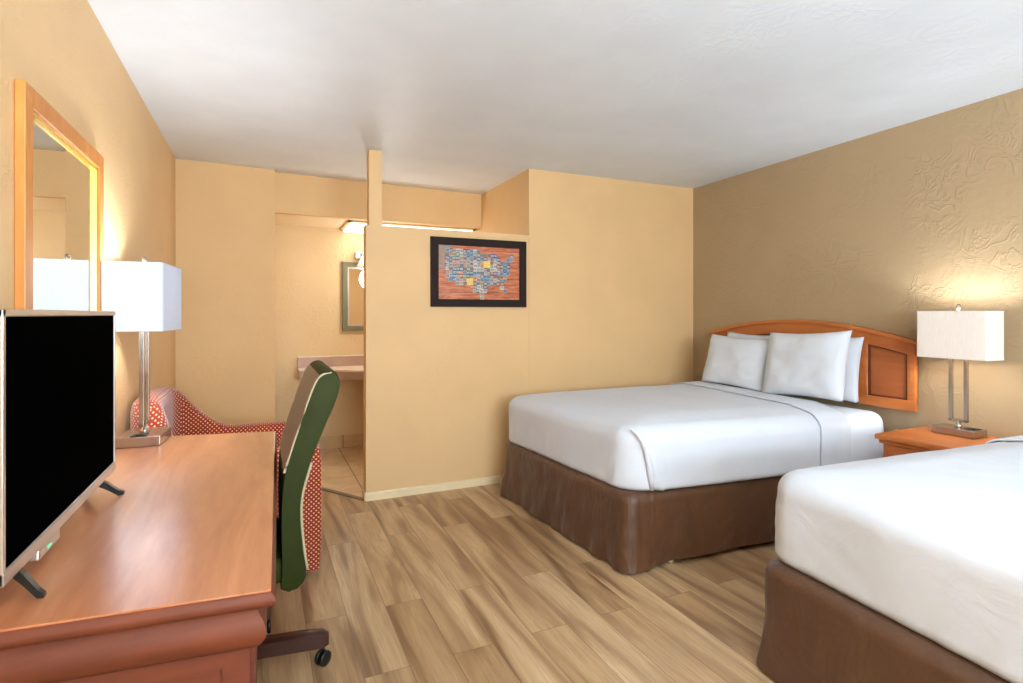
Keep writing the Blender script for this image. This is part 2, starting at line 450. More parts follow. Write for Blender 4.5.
def bed(name, label, q, seed, skq, top, hemA, hemB, corner_fold, lbl2, foot_leg=None, lift=None):
    t = thing(name, label, 'bed', (q[0][0], q[0][1], 0), 0, 'the two beds')
    inv = Matrix.Translation(-Vector(t.location))
    sk = skirt(skq, .385, seed, lift=lift) if lift else skirt(skq, .385, seed)
    bmesh.ops.transform(sk, matrix=inv, verts=sk.verts)
    mesh_obj('bed_skirt', sk, M_skirt, t, True)
    def mdisp(x, y, z, nx, ny, L, W):
        return .006*noise.noise(Vector((x*5, y*5, z*12+seed)))+.010*noise.noise(Vector((x*2, y*2, z*5+seed)))*(1 if x > L*.3 else .3)
    m = shell(q, .385, top-.025, .10, .07, disp=mdisp, crown=.014, grow=-.012)
    bmesh.ops.transform(m, matrix=inv, verts=m.verts)
    mesh_obj('mattress', m, M_sheet2, t, True)
    # box frame and its feet under the skirt
    fr = bmesh.new(); cx0 = max(q[0][0], q[1][0])+.12; cy0 = q[0][1]+.14
    box(fr, cx0, q[2][0]-.1, cy0, q[1][1]-.14, .14, .20, bev=.004)
    bmesh.ops.transform(fr, matrix=inv, verts=fr.verts); mesh_obj('bed_frame', fr, M_black, t)
    for (lx, ly) in ((cx0+.05, cy0+.05), (cx0+.05, q[1][1]-.2), (q[2][0]-.2, cy0+.05), (q[2][0]-.2, q[1][1]-.2)):
        lg = bmesh.new(); lathe(lg, [(.022,0),(.026,.004),(.026,.03),(.014,.04),(.014,.15)], 16, (lx-t.location.x, ly-t.location.y, 0)); mesh_obj('leg', lg, M_black, t, True)
    if foot_leg:
        fx, fy = foot_leg
        lg = bmesh.new(); lathe(lg, [(.010,0),(.018,.008),(.020,.03),(.014,.05),(.012,.14)], 16, (fx-t.location.x, fy-t.location.y, 0)); tag(mesh_obj('leg', lg, M_cream_plastic, t, True), 'cream plastic bed foot below the skirt hem')
        sp = bmesh.new(); tube(sp, [(fx+.02-t.location.x, fy-.01-t.location.y, .07), (fx+.03-t.location.x, fy-.035-t.location.y, .02), (fx+.04-t.location.x, fy-.035-t.location.y, .012), (fx+.05-t.location.x, fy-.01-t.location.y, .05)], .006, 8)
        mesh_obj('strap', sp, M_skirt, t, True)
    # tucked top sheet: a thing of its own
    def cdisp(x, y, z, nx, ny, L, W):
        d = .010*noise.noise(Vector((x*1.6+y*1.6, z*2, seed)))+.004*noise.noise(Vector((x*6+y*5, z*3, seed+4)))
        zz = (z-.385)/(top-.385)
        # soft vertical pulls down the sides
        d += .004*noise.noise(Vector(((x+y)*16, zz*1.5, seed+20)))*(1-zz)
        if corner_fold:
            # mitred corner: a folded flap near the foot corner of the near side
            if ny < -.5:
                s_ = x+L/2; edge = .03+.13*(1-zz)
                k = 1/(1+math.exp(-(s_-edge)/.004)); d += .020*k*min(1, (1.0-zz)*4)
                d += .016*math.exp(-((s_-edge-.012)/.014)**2)*min(1, (1.02-zz)*3)
                d += .004*math.sin(s_*70+zz*9)*math.exp(-((s_-edge-.05)/.04)**2)
            c_ = max(0, -nx)*max(0, -ny)*2
            d -= .004*c_*(1-zz)
            if nx < -.5:
                s_ = y+W/2; d += .006*noise.noise(Vector((s_*9, zz*5+s_*14, seed)))*math.exp(-(s_/.16)**2)
        else:
            if nx < -.3:
                s_ = W/2-y; d += .006*noise.noise(Vector((s_*6, zz*6+s_*8, 5)))*math.exp(-(s_/.3)**2)
            c_ = max(0, -nx)*max(0, ny)*2
            d += .012*c_*(1-zz)
        return d
    def tdisp(x, y): return .005*noise.noise(Vector((x*2.2, y*2.2, seed)))+.0018*noise.noise(Vector((x*7, y*5, seed+3)))
    c1 = shell(q, .388, top, .11, .085, disp=cdisp, grow=.014, tuck=.035, topdisp=tdisp)
    no = Vector((hemB[1][1]-hemB[0][1], -(hemB[1][0]-hemB[0][0]), 0)).normalized()
    if no.x < 0: no = -no
    cut(c1, Vector((*hemB[0], .5)), no)
    solid(c1, .006)
    s = mesh_obj('bed_sheet', c1, M_sheet, None, True)
    tag(s, lbl2[0], 'sheet', 'top sheets tucked over the beds')
    c2 = shell(q, .392, top+.012, .12, .09, disp=cdisp, grow=.027, tuck=.02, topdisp=tdisp)
    cut(c2, Vector((*hemB[0], .5))+no*.004, no)
    cut(c2, Vector((*hemA[0], .5)), -Vector((abs(hemA[1][1]-hemA[0][1]), -(hemA[1][0]-hemA[0][0])*(1 if hemA[1][1] > hemA[0][1] else -1), 0)).normalized())
    solid(c2, .008)
    bo = mesh_obj('fold_band', c2, M_sheet, s, True)
    return t, s

Q1 = [(1.685,2.28), (1.585,3.59), (3.505,2.085), (3.49,3.60)]
S1 = [(1.655,2.255), (1.56,3.57), (3.47,2.14), (3.47,3.60)]
def lift1(x, y, nx, ny, L, W):
    if ny < -.5: return .012+.022*min(1, max(0, (x+L/2-.12)/.25))
    return .012
bed('bed', 'full-size bed by the partition wall, brown skirt and headboard behind it', Q1, 2.3, S1, .715,
    [(2.89,2.2),(3.06,3.6)], [(3.10,2.2),(3.23,3.6)], True,
    ['white top sheet tucked over the bed beside the partition, folded back at pillows'], foot_leg=(1.93, 2.262), lift=lift1)
Q2 = [(1.61,.10), (1.728,1.475), (3.44,.04), (3.44,1.375)]
S2 = [(1.545,.08), (1.665,1.475), (3.46,.02), (3.46,1.385)]
bed('bed', 'nearest bed at the right edge, its foot cut off by the frame', Q2, 8.1, S2, .715,
    [(3.03,.0),(3.03,1.4)], [(3.22,.0),(3.22,1.4)], False,
    ['white sheet drawn smooth over the nearest bed at lower right'])

# mitred corner fold of the sheet by the partition
sheet1 = bpy.data.objects['bed_sheet']
def onside(s_, z, out):
    a, b = Vector(Q1[0]), Vector(Q1[2]); d = (b-a).normalized(); n = Vector((d.y, -d.x)); p = a+d*s_+n*out
    return (p.x, p.y, z)
bm = bmesh.new()
tube(bm, [onside(*p) for p in ((.010,.706,-.010),(.035,.690,.012),(.060,.655,.022),(.080,.600,.026),(.098,.530,.027),(.112,.460,.024),(.122,.396,.014))], [.004,.010,.012,.014,.016,.017,.012], 12)
mesh_obj('corner_fold', bm, M_sheet, sheet1, True)
bm = bmesh.new()
tube(bm, [onside(*p) for p in ((.050,.680,.004),(.085,.640,.012),(.115,.570,.014),(.135,.490,.014),(.148,.400,.010))], [.003,.007,.009,.009,.006], 10)
mesh_obj('corner_fold', bm, M_sheet, sheet1, True)

# pillows
def pillow(label, c, w, h, t, lean, yaw, roll, seed):
    bm = bmesh.new(); N = 30; g = {}
    for side in (1, -1):
        for i in range(N+1):
            for j in range(N+1):
                u, v = -1+2*i/N, -1+2*j/N
                if side == -1 and (i in (0, N) or j in (0, N)): g[side, i, j] = g[1, i, j]; continue
                x = w/2*u*(1-.055*(1-v*v)); y = h/2*v*(1-.075*(1-u*u))
                fl = max(0, (1-u**4)*(1-v**4))**.55
                z = side*t/2*fl*(1+.25*noise.noise(Vector((u*1.3, v*1.3, seed)))) + .006*noise.noise(Vector((u*4, v*4, seed+side)))*(fl > 0)
                sag = -.022*(1-v)*.5*fl
                g[side, i, j] = bm.verts.new((x, y+sag, z))
        for i in range(N):
            for j in range(N):
                bm.faces.new((g[side, i, j], g[side, i+1, j], g[side, i+1, j+1], g[side, i, j+1]))
    o = mesh_obj('pillow', bm, M_pillow, None, True)
    # local x -> world -y (image right), local y -> up, local z -> towards the foot
    B = Matrix(((0,0,-1,0),(-1,0,0,0),(0,1,0,0),(0,0,0,1)))
    o.matrix_world = Matrix.Translation(c) @ Matrix.Rotation(yaw, 4, 'Z') @ Matrix.Rotation(lean, 4, 'Y') @ B @ Matrix.Rotation(roll, 4, 'Z')
    return tag(o, label, 'pillow', 'white pillows on the bed by the partition')
pillow('white pillow leaning at the back, partly behind the front left pillow', (3.405, 3.065, .936), .555, .42, .10, R(9), 0, R(-1), 1)
pillow('white pillow at the back, mostly hidden behind the front right pillow', (3.405, 2.500, .936), .555, .42, .10, R(9), 0, R(1), 2)
pillow('white pillow in front on the left, beside the partition wall', (3.225, 3.045, .935), .595, .39, .13, R(15), R(2), R(-2), 3)
pillow('large white pillow in front on the right, nearest the bedside lamp', (3.185, 2.455, .965), .60, .44, .15, R(14), R(-2), R(3), 4)

# ------------------------------------------------------------------ headboard
def headboard():
    t = thing('headboard', 'arched honey-coloured wooden headboard fixed to the taupe wall', 'headboard', (3.50, 2.76, .72))
    y0, y1 = -.82, .82; W = y1-y0
    def arch(y): k = (y/(W/2)); return .395+.115*(1-k*k)
    N = 40
    def band(name, x0, x1, f_lo, f_hi, mat, a=y0, b=y1, bev=.004):
        bm = bmesh.new()
        pts = [(a+(b-a)*i/N, f_lo(a+(b-a)*i/N)) for i in range(N+1)]+[(b-(b-a)*i/N, f_hi(b-(b-a)*i/N)) for i in range(N+1)]
        prism(bm, pts, x0, x1, bev, 'yz'); o = mesh_obj(name, bm, mat, t); return smooth_angle(o, 40)
    band('panel_back', -.004, .012, lambda y: .02, lambda y: arch(y)-.01, M_headd)
    band('top_rail', -.024, .012, lambda y: arch(y)*.93-.045, lambda y: arch(y), M_head)
    band('bottom_rail', -.024, .012, lambda y: 0, lambda y: .062, M_head)
    for a, b in ((y0, y0+.045), (-.54, -.475), (-.045, .045), (.455, .52), (y1-.045, y1)):
        band('stile', -.022, .012, lambda y: .05, lambda y: arch(y)*.93-.03, M_head, a, b)
    # bead around every recessed panel
    for a, b in ((y0+.045, -.54), (-.475, -.045), (.045, .455), (.52, y1-.045)):
        bm = bmesh.new()
        for i in range(12):
            ya, yb = a+(b-a)*i/12, a+(b-a)*(i+1)/12
            za, zb = arch(ya)*.93-.045, arch(yb)*.93-.045
            prism(bm, [(ya, za), (yb, zb), (yb, zb-.008), (ya, za-.008)], -.018, -.003, 0, 'yz')
        box(bm, -.018, -.003, a, a+.008, .062, arch(a)*.93-.045); box(bm, -.018, -.003, b-.008, b, .062, arch(b)*.93-.045)
        box(bm, -.018, -.003, a, b, .062, .070)
        mesh_obj('panel_bead', bm, M_desk_d, t)
    band('crown_moulding', -.042, .012, lambda y: arch(y)-.002, lambda y: arch(y)+.020, M_head, y0-.018, y1+.018, .006)
    return t
hb = headboard(); hb.rotation_euler.z = -R(1.73)

# ------------------------------------------------------------------ lamps
def lamp(name, label, loc, rz, base, bh, loopw, zt, shade, zs0, zs1, smat, power, color, group='matching table lamps'):
    """long side of base and shade along local y"""
    t = thing(name, label, 'lamp', loc, rz, group)
    bx, by = base
    bm = bmesh.new(); box(bm, -bx/2, bx/2, -by/2, by/2, 0, bh, bev=.003); mesh_obj('base', bm, M_nickel, t)
    bm = bmesh.new(); box(bm, -.028, .028, -by/2+.012, -by/2+.062, bh, bh+.003, bev=.001); box(bm, -.012, .012, -by/2+.02, -by/2+.034, bh+.003, bh+.006); 
    tag(mesh_obj('socket_plate', bm, M_black, t), 'black power outlet on the lamp base')
    bm = bmesh.new(); w = .017
    lathe(bm, [(.016, bh), (.016, bh+.012), (.010, bh+.016), (.010, bh+.034)], 16)
    mesh_obj('neck', bm, M_chrome, t, True)
    bm = bmesh.new(); z0 = bh+.03
    for b in ((-w/2, w/2, -loopw/2, -loopw/2+w, z0, zt), (-w/2, w/2, loopw/2-w, loopw/2, z0, zt), (-w/2, w/2, -loopw/2, loopw/2, z0, z0+w*.8), (-w/2, w/2, -loopw/2, loopw/2, zt-w*.8, zt)): box(bm, *b, bev=.0015)
    mesh_obj('pole', bm, M_nickel, t)
    bm = bmesh.new(); tube(bm, [(0,0,zt), (0,0,zs1+.012)], .004, 10)
    tube(bm, [(-shade[0]/2+.003,0,zs1-.015), (shade[0]/2-.003,0,zs1-.015)], .002, 6); mesh_obj('harp', bm, M_nickel, t)
    bm = bmesh.new(); lathe(bm, [(.006, zs1+.004), (.009, zs1+.008), (.009, zs1+.032), (.004, zs1+.036)], 14); mesh_obj('finial', bm, M_fin, t, True)
    bm = bmesh.new(); lathe(bm, [(.014, zt+.01), (.03, zt+.05), (.034, zt+.08), (.022, zt+.11), (.004, zt+.118)], 18); mesh_obj('bulb', bm, M_bulb, t, True)
    sx, sy = shade; bm = bmesh.new()
    vs = []
    for z in (zs0, zs1):
        r = .012; pts = [(p[0], p[1]) for p in rr(sx, sy, r, .05)]
        vs.append([bm.verts.new((x, y, z)) for x, y in pts])
    n = len(vs[0])
    for k in range(n): bm.faces.new((vs[0][k], vs[0][(k+1) % n], vs[1][(k+1) % n], vs[1][k]))
    solid(bm, .0025); sh = smooth_angle(mesh_obj('lamp_shade', bm, smat, t), 60)
    bm = bmesh.new()
    for z in (zs0, zs1-.006):
        bm = bmesh.new()
        pts = [(p[0], p[1]) for p in rr(sx+.002, sy+.002, .013, .05)]
        a = [bm.verts.new((x, y, z)) for x, y in pts]; b = [bm.verts.new((x, y, z+.006)) for x, y in pts]
        for k in range(len(a)): bm.faces.new((a[k], a[(k+1) % n], b[(k+1) % n], b[k]))
        mesh_obj('shade_trim', bm, smat, sh)
    ld = bpy.data.lights.new('bulb_glow', 'POINT'); ld.energy = power; ld.color = color; ld.shadow_soft_size = .045
    lo = bpy.data.objects.new('bulb_glow', ld); C.objects.link(lo); lo.parent = t; lo.location = (0, 0, (zs0+zs1)/2+.02)
    return t
lamp('table_lamp', 'nickel table lamp with rectangular white shade on the cherry desk', (-.443, 2.70, .761), R(-4), (.155, .20), .04, .095, .47,
     (.205, .355), .462, .730, M_shade_d, 26, (.92, .96, 1))
lamp('table_lamp', 'nickel table lamp with rectangular white shade between the beds', (3.36, 1.675, .651), R(-1.7), (.12, .20), .04, .088, .412,
     (.15, .335), .405, .655, M_shade, 17, (.80, .90, 1))

# ------------------------------------------------------------------ nightstand
t = thing('nightstand', 'honey wooden nightstand between the two beds, lamp on top', 'nightstand', (3.238, 1.66, 0))
def nsp(x0, x1, y0, y1, z0, z1, name, mat, parent=t, bev=.004):
    bm = bmesh.new(); box(bm, x0-3.22, x1-3.22, y0-1.66, y1-1.66, z0, z1, bev=bev)
    if parent is not t and parent is not None: pass
    return mesh_obj(name, bm, mat, parent)
nsp(2.975, 3.47, 1.44, 1.885, .622, .650, 'top', M_head, bev=.006)
nsp(2.99, 3.465, 1.452, 1.873, .600, .622, 'moulding', M_head, bev=.008)
nsp(3.01, 3.46, 1.465, 1.86, .06, .602, 'body', M_head)
nsp(3.03, 3.46, 1.48, 1.845, .0, .06, 'plinth', M_darkleg)
for z in (.10, .35):
    dr = nsp(2.998, 3.012, 1.485, 1.84, z, z+.225, 'drawer', M_headd)
    bm = bmesh.new(); lathe(bm, [(.006, 0), (.006, .012), (.014, .018), (.014, .024), (.006, .028)], 16)
    bmesh.ops.transform(bm, matrix=Matrix.Translation((2.998-3.22, 0, z+.112)) @ Matrix.Rotation(-math.pi/2, 4, 'Y'), verts=bm.verts)
    mesh_obj('knob', bm, M_nickel, dr, True)

# ------------------------------------------------------------------ desk
t = thing('desk', 'long cherry-coloured laminate desk along the left wall', 'desk', (-.26, 1.95, 0))
def T(bm): bmesh.ops.transform(bm, matrix=Matrix.Translation((.26, -1.95, 0)), verts=bm.verts); return bm
# slightly out of square plan, corner order: near right, far right, far left, near left
D = [(.020,1.150), (.058,2.712), (-.572,2.835), (-.572,1.205)]
Dc = Vector((sum(p[0] for p in D)/4, sum(p[1] for p in D)/4))
def inset(d):
    out = []
    for i, p in enumerate(D):
        v = Vector(p); sx = -1 if v.x > Dc.x else 0; sy = 1 if v.y < Dc.y else -1
        out.append((v.x+sx*d, v.y+sy*d))
    return out
def loft(sections, cap=True):
    """sections: list of (inset, z)"""
    bm = bmesh.new(); rings = [[bm.verts.new((x, y, z)) for x, y in inset(d)] for d, z in sections]
    for a, b in zip(rings, rings[1:]):
        for k in range(4): bm.faces.new((a[k], a[(k+1) % 4], b[(k+1) % 4], b[k]))
    if cap: bm.faces.new(rings[0]); bm.faces.new(rings[-1][::-1])
    return bm
mesh_obj('desktop', T(loft([(.012,.737),(.004,.759),(.006,.760)])), M_desk, t)
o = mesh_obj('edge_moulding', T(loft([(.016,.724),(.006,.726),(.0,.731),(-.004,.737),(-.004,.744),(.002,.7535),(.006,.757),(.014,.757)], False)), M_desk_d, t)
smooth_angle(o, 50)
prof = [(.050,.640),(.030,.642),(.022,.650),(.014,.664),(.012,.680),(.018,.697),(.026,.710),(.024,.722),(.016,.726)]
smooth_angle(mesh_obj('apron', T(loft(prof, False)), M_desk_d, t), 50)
def quadbox(x0, x1, y0, y1, z0, z1, name, mat, parent=t, bev=.003):
    bm = bmesh.new(); box(bm, x0, x1, y0, y1, z0, z1, bev=bev); return mesh_obj(name, T(bm), mat, parent)
# near end panel: frame and field, leaning with the out-of-square edge
def endpanel(name, ya, yb, face, th=.03):
    """ya at right x=-.02, yb at left x=-.57"""
    def yy(x): return ya+(yb-ya)*((-.025-x)/.545)
    e = []
    def bar(nm, x0, x1, z0, z1, dep, mat, par):
        bm = bmesh.new(); prism(bm, [(x0, yy(x0)-face*dep), (x1, yy(x1)-face*dep), (x1, yy(x1)+face*th), (x0, yy(x0)+face*th)], z0, z1); return mesh_obj(nm, T(bm), mat, par)
    p = bar(name, -.57, -.025, .0, .645, -.008, M_desk_d, t)
    bar('panel_frame', -.07, -.022, .0, .642, 0, M_desk_d, p); bar('panel_frame', -.57, -.522, .0, .642, 0, M_desk_d, p)
    bar('panel_frame', -.52, -.07, .60, .642, 0, M_desk_d, p); bar('panel_frame', -.52, -.07, .0, .07, 0, M_desk_d, p)
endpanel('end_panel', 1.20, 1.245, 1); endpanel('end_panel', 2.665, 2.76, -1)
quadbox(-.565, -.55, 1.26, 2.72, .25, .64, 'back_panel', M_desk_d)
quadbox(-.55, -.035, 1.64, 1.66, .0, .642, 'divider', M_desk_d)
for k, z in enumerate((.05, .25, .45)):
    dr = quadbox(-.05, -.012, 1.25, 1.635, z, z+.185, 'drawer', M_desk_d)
    bm = bmesh.new(); tube(bm, [(-.012,1.39,z+.1),(.006,1.39,z+.1),(.006,1.49,z+.1),(-.012,1.49,z+.1)], .004, 8)
    mesh_obj('handle', T(bm), M_nickel, dr, True)

# ------------------------------------------------------------------ television
t = thing('television', 'flat black television with silver bezel standing on the desk', 'television', (-.42, 1.66, .761))
def tp(name, mat, x0, x1, y0, y1, z0, z1, bev=.002, parent=t):
    bm = bmesh.new(); box(bm, x0, x1, y0, y1, z0, z1, bev=bev); return mesh_obj(name, bm, mat, parent)
y0, y1, z0, z1 = -.408, .408, .046, .538
tp('back_shell', M_black, -.045, -.012, y0+.02, y1-.02, z0+.02, z1-.06, .012)
tp('screen', M_screen, -.014, .0015, y0+.009, y1-.009, z0+.022, z1-.012, .001)
bm = bmesh.new()
box(bm, -.018, .005, y0, y0+.012, z0, z1, .002); box(bm, -.018, .005, y1-.010, y1, z0, z1, .002)
box(bm, -.018, .005, y0, y1, z1-.014, z1, .002); box(bm, -.018, .006, y0, y1, z0, z0+.026, .003)
mesh_obj('bezel', bm, M_silver, t)
pn = tp('sensor_panel', M_silver, -.012, .006, -.24, -.11, z0-.022, z0+.002, .004)
bm = bmesh.new(); box(bm, .0055, .0075, -.19, -.17, z0-.014, z0-.009); tag(mesh_obj('status_light', bm, emitter('green_led', (80,200,140), .8), pn), 'small green standby light')
for yy in (-.33, .258):
    bm = bmesh.new()
    for sg in (1, -1):
        L = .055
        v = []
        for s, hw, zt in ((0, .014, z0+.012), (.35, .013, z0-.004), (.8, .011, .014), (1, .008, .007)):
            x = -.005+sg*L*s*(1 if sg > 0 else .9)
            yo = yy-.03*s*(1 if yy < 0 else -1)
            zb = max(0.0, zt-.018) if s < .8 else 0
            v.append([bm.verts.new(p) for p in ((x, yo-hw, zb), (x, yo+hw, zb), (x, yo+hw*.7, zt), (x, yo-hw*.7, zt))])
        for a, b in zip(v, v[1:]):
            for k in range(4): bm.faces.new((a[k], a[(k+1) % 4], b[(k+1) % 4], b[k]))
        bm.faces.new(v[-1]); bm.faces.new(v[0][::-1])
    mesh_obj('foot', bm, M_black, t)

# ------------------------------------------------------------------ wall mirror
t = thing('wall_mirror', 'wood-framed rectangular mirror hung on the left wall above the desk', 'mirror', (-.578, 2.19, 1.0))
ya, yb, za, zb = -.385, .385, .0, .892
fw = .055
bm = bmesh.new()
for pts in ([(ya,za),(yb,za),(yb-fw,za+fw),(ya+fw,za+fw)], [(ya,zb),(yb,zb),(yb-fw,zb-fw),(ya+fw,zb-fw)],
            [(ya,za),(ya,zb),(ya+fw,zb-fw),(ya+fw,za+fw)], [(yb,za),(yb,zb),(yb-fw,zb-fw),(yb-fw,za+fw)]):
    prism(bm, pts, .001, .024, .002, 'yz')
mesh_obj('frame', bm, M_mframe, t)
bm = bmesh.new(); g = .012; ia, ib, ic, id_ = ya+fw, yb-fw, za+fw, zb-fw
for pts in ([(ia,ic),(ib,ic),(ib-g,ic+g),(ia+g,ic+g)], [(ia,id_),(ib,id_),(ib-g,id_-g),(ia+g,id_-g)],
            [(ia,ic),(ia,id_),(ia+g,id_-g),(ia+g,ic+g)], [(ib,ic),(ib,id_),(ib-g,id_-g),(ib-g,ic+g)]):
    prism(bm, pts, .004, .016, 0, 'yz')
tag(mesh_obj('inner_bevel', bm, M_gold, t), 'bright gilt inner edge of the frame')
bm = bmesh.new(); box(bm, .002, .007, ia, ib, ic, id_); mesh_obj('glass', bm, M_mirror, t)

# ------------------------------------------------------------------ desk chair
t = thing('desk_chair', 'dark green vinyl swivel chair pushed in at the desk', 'chair', (-.10, 2.15, 0))
cy0, cy1 = -.228, .228
def slabxz(name, pts, y0, y1, mat, bev=.018, par=t, seg=4):
    bm = bmesh.new(); prism(bm, pts, y0, y1, bev, 'xz', seg); return smooth_angle(mesh_obj(name, bm, mat, par), 50)
def spl(pts, n=6):
    out = []
    m = len(pts)
    for i in range(m-1):
        p0, p1, p2, p3 = pts[max(i-1,0)], pts[i], pts[i+1], pts[min(i+2, m-1)]
        for k in range(n):
            s = k/n
            out.append(tuple(.5*((2*p1[j])+(-p0[j]+p2[j])*s+(2*p0[j]-5*p1[j]+4*p2[j]-p3[j])*s*s+(-p0[j]+3*p1[j]-3*p2[j]+p3[j])*s**3) for j in (0, 1)))
    out.append(pts[-1]); return out
# profile in chair coordinates (x, z)
front = [(.155,.400),(.160,.46),(.158,.60),(.162,.72),(.176,.800),(.215,.930),(.256,1.050)]
back = [(.285,1.095),(.322,1.098),(.338,1.060),(.326,1.00),(.290,.915),(.245,.80),(.218,.700),(.214,.62),(.222,.52),(.232,.45),(.222,.410),(.200,.391),(.172,.390)]
slabxz('backrest', spl(front+back, 4), cy0, cy1, M_vinyl, .008)
fr = [(.171,.775),(.180,.800),(.221,.930),(.262,1.048),(.286,1.085),(.318,1.094)]
pad = fr+[(p[0]-.016, p[1]+.004) for p in reversed(fr)]
slabxz('back_pad', spl(fr, 4)+spl([(p[0]-.008, p[1]+.003) for p in reversed(fr)], 4), cy0+.004, cy1-.004, M_vinylf, .006)
for y in (cy0+.004, cy1-.004):
    bm = bmesh.new(); tube(bm, [(p[0]-.006, y, p[1]) for p in spl(fr, 4)], .0045, 8)
    mesh_obj('piping', bm, M_pipe, t, True)
bm = bmesh.new()
tube(bm, [(x+.004, cy0+.004, z) for x, z in spl([(.245,.80),(.218,.700),(.214,.62),(.222,.52),(.232,.45)], 4)], .0045, 8)
mesh_obj('piping', bm, M_pipe, t, True)
bm = bmesh.new(); box(bm, -.26, .165, -.23, .23, .41, .50, bev=.03, seg=4); mesh_obj('seat', bm, M_vinyl, t, True)
bm = bmesh.new(); box(bm, -.12, .12, -.07, .07, .375, .41, bev=.006); mesh_obj('seat_plate', bm, M_black, t)
bm = bmesh.new(); lathe(bm, [(.045,.085),(.045,.13),(.028,.14),(.028,.26),(.020,.262),(.020,.38)], 20); mesh_obj('gas_column', bm, M_black, t, True)
for k in range(5):
    ang = R(-4+72*k); dv = Vector((math.cos(ang), math.sin(ang), 0)); pv = Vector((-dv.y, dv.x, 0))
    bm = bmesh.new(); v = []
    for s, hw, zb, zt in ((.02,.030,.085,.135),(.12,.027,.082,.138),(.24,.025,.076,.134),(.305,.024,.074,.128),(.325,.016,.080,.116)):
        c = dv*s; v.append([bm.verts.new(c+pv*a+Vector((0,0,z))) for a, z in ((-hw,zb),(hw,zb),(hw,zt-.008),(hw*.6,zt),(-hw*.6,zt),(-hw,zt-.008))])
    for a, b in zip(v, v[1:]):
        for j in range(6): bm.faces.new((a[j], a[(j+1) % 6], b[(j+1) % 6], b[j]))
    bm.faces.new(v[0][::-1]); bm.faces.new(v[-1])
    lg = smooth_angle(mesh_obj('leg', bm, M_darkleg, t), 40)
    cw = bmesh.new(); c = dv*.305
    sw = R(40+50*k)
    Mx = Matrix.Translation(c+Vector((0,0,.027))) @ Matrix.Rotation(sw, 4, 'Z') @ Matrix.Rotation(math.pi/2, 4, 'X')
    for off in (-.019, .003):
        b2 = bmesh.new(); lathe(b2, [(.010,0),(.024,.001),(.027,.004),(.027,.012),(.024,.015),(.010,.016)], 24, (0,0,off))
        bmesh.ops.transform(b2, matrix=Mx, verts=b2.verts); me = bpy.data.meshes.new('tmp'); b2.to_mesh(me); b2.free(); cw.from_mesh(me); bpy.data.meshes.remove(me)
    lathe(cw, [(.006,.045),(.006,.080)], 10, tuple(c))
    mesh_obj('caster', cw, M_black, lg, True)

# ------------------------------------------------------------------ armchair
t = thing('armchair', 'red tub armchair with small cream dots in the far left corner', 'armchair', (-.145, 3.26, 0))
def armchair():
    # U-shaped wall of the tub: path goes along near arm, round the back, along far arm
    hx, hy, r = .41, .41, .24
    path = []
    n = 14
    for i in range(n): path.append((hx-.0-(hx*2-r)*i/n, -hy, 0, -1, i/n))
    for i in range(12):
        a = math.pi*1.5-math.pi/2*i/12; path.append((-hx+r+r*math.cos(a), -hy+r+r*math.sin(a), math.cos(a), math.sin(a), 1))
    m = 14
    for i in range(m): path.append((-hx, -hy+r+(2*hy-2*r)*i/m, -1, 0, 1))
    for i in range(12):
        a = math.pi-math.pi/2*i/12; path.append((-hx+r+r*math.cos(a), hy-r+r*math.sin(a), math.cos(a), math.sin(a), 1))
    for i in range(n+1): path.append((-hx+r+(hx*2-r)*i/n, hy, 0, 1, 1-i/n))
    bm = bmesh.new(); th = .12; rings = []
    for x, y, nx, ny, k in path:
        s = (hx-x)/(2*hx)            # 0 at the front, 1 at the very back
        base = .640
        s0 = .72 if y < 0 else .50
        zt = base+.235*(0.5-.5*math.cos(math.pi*max(0, min(1, (s-s0)/(1-s0)))))
        if nx < -.5: zt += .035*math.cos(y/hy*1.5)
        ring = []
        w = th if abs(ny) > .9 else th
        for (o, z) in ((0,.035), (.006,.25), (.008,.45), (.004, zt-.07), (-.004, zt-.03), (-.025, zt-.006), (-.055, zt), (-w+.025, zt-.008), (-w+.004, zt-.035), (-w, zt-.08), (-w+.005, .40), (-w+.005, .035)):
            ring.append(bm.verts.new((x+nx*o, y+ny*o, z)))
        rings.append(ring)
    for a, b in zip(rings, rings[1:]):
        for k in range(len(a)): bm.faces.new((a[k], a[(k+1) % len(a)], b[(k+1) % len(b)], b[k]))
    bm.faces.new(rings[0][::-1]); bm.faces.new(rings[-1])
    es = [e for f in bm.faces if len(f.verts) > 8 for e in f.edges]
    bmesh.ops.bevel(bm, geom=es, offset=.02, segments=4, affect='EDGES', profile=.5)
    smooth_angle(mesh_obj('tub_back', bm, M_dots, t), 50)
    bm = bmesh.new(); box(bm, -.27, .37, -.285, .285, .045, .33, bev=.02, seg=3); smooth_angle(mesh_obj('seat_base', bm, M_dots, t), 50)
    bm = bmesh.new(); box(bm, -.25, .385, -.28, .28, .33, .47, bev=.045, seg=5); smooth_angle(mesh_obj('seat_cushion', bm, M_dots, t), 60)
    for x in (-.30, .33):
        for y in (-.34, .34):
            bm = bmesh.new(); lathe(bm, [(.016,0),(.026,.05)], 14, (x, y, 0)); mesh_obj('leg', bm, M_darkleg, t, True)
armchair()

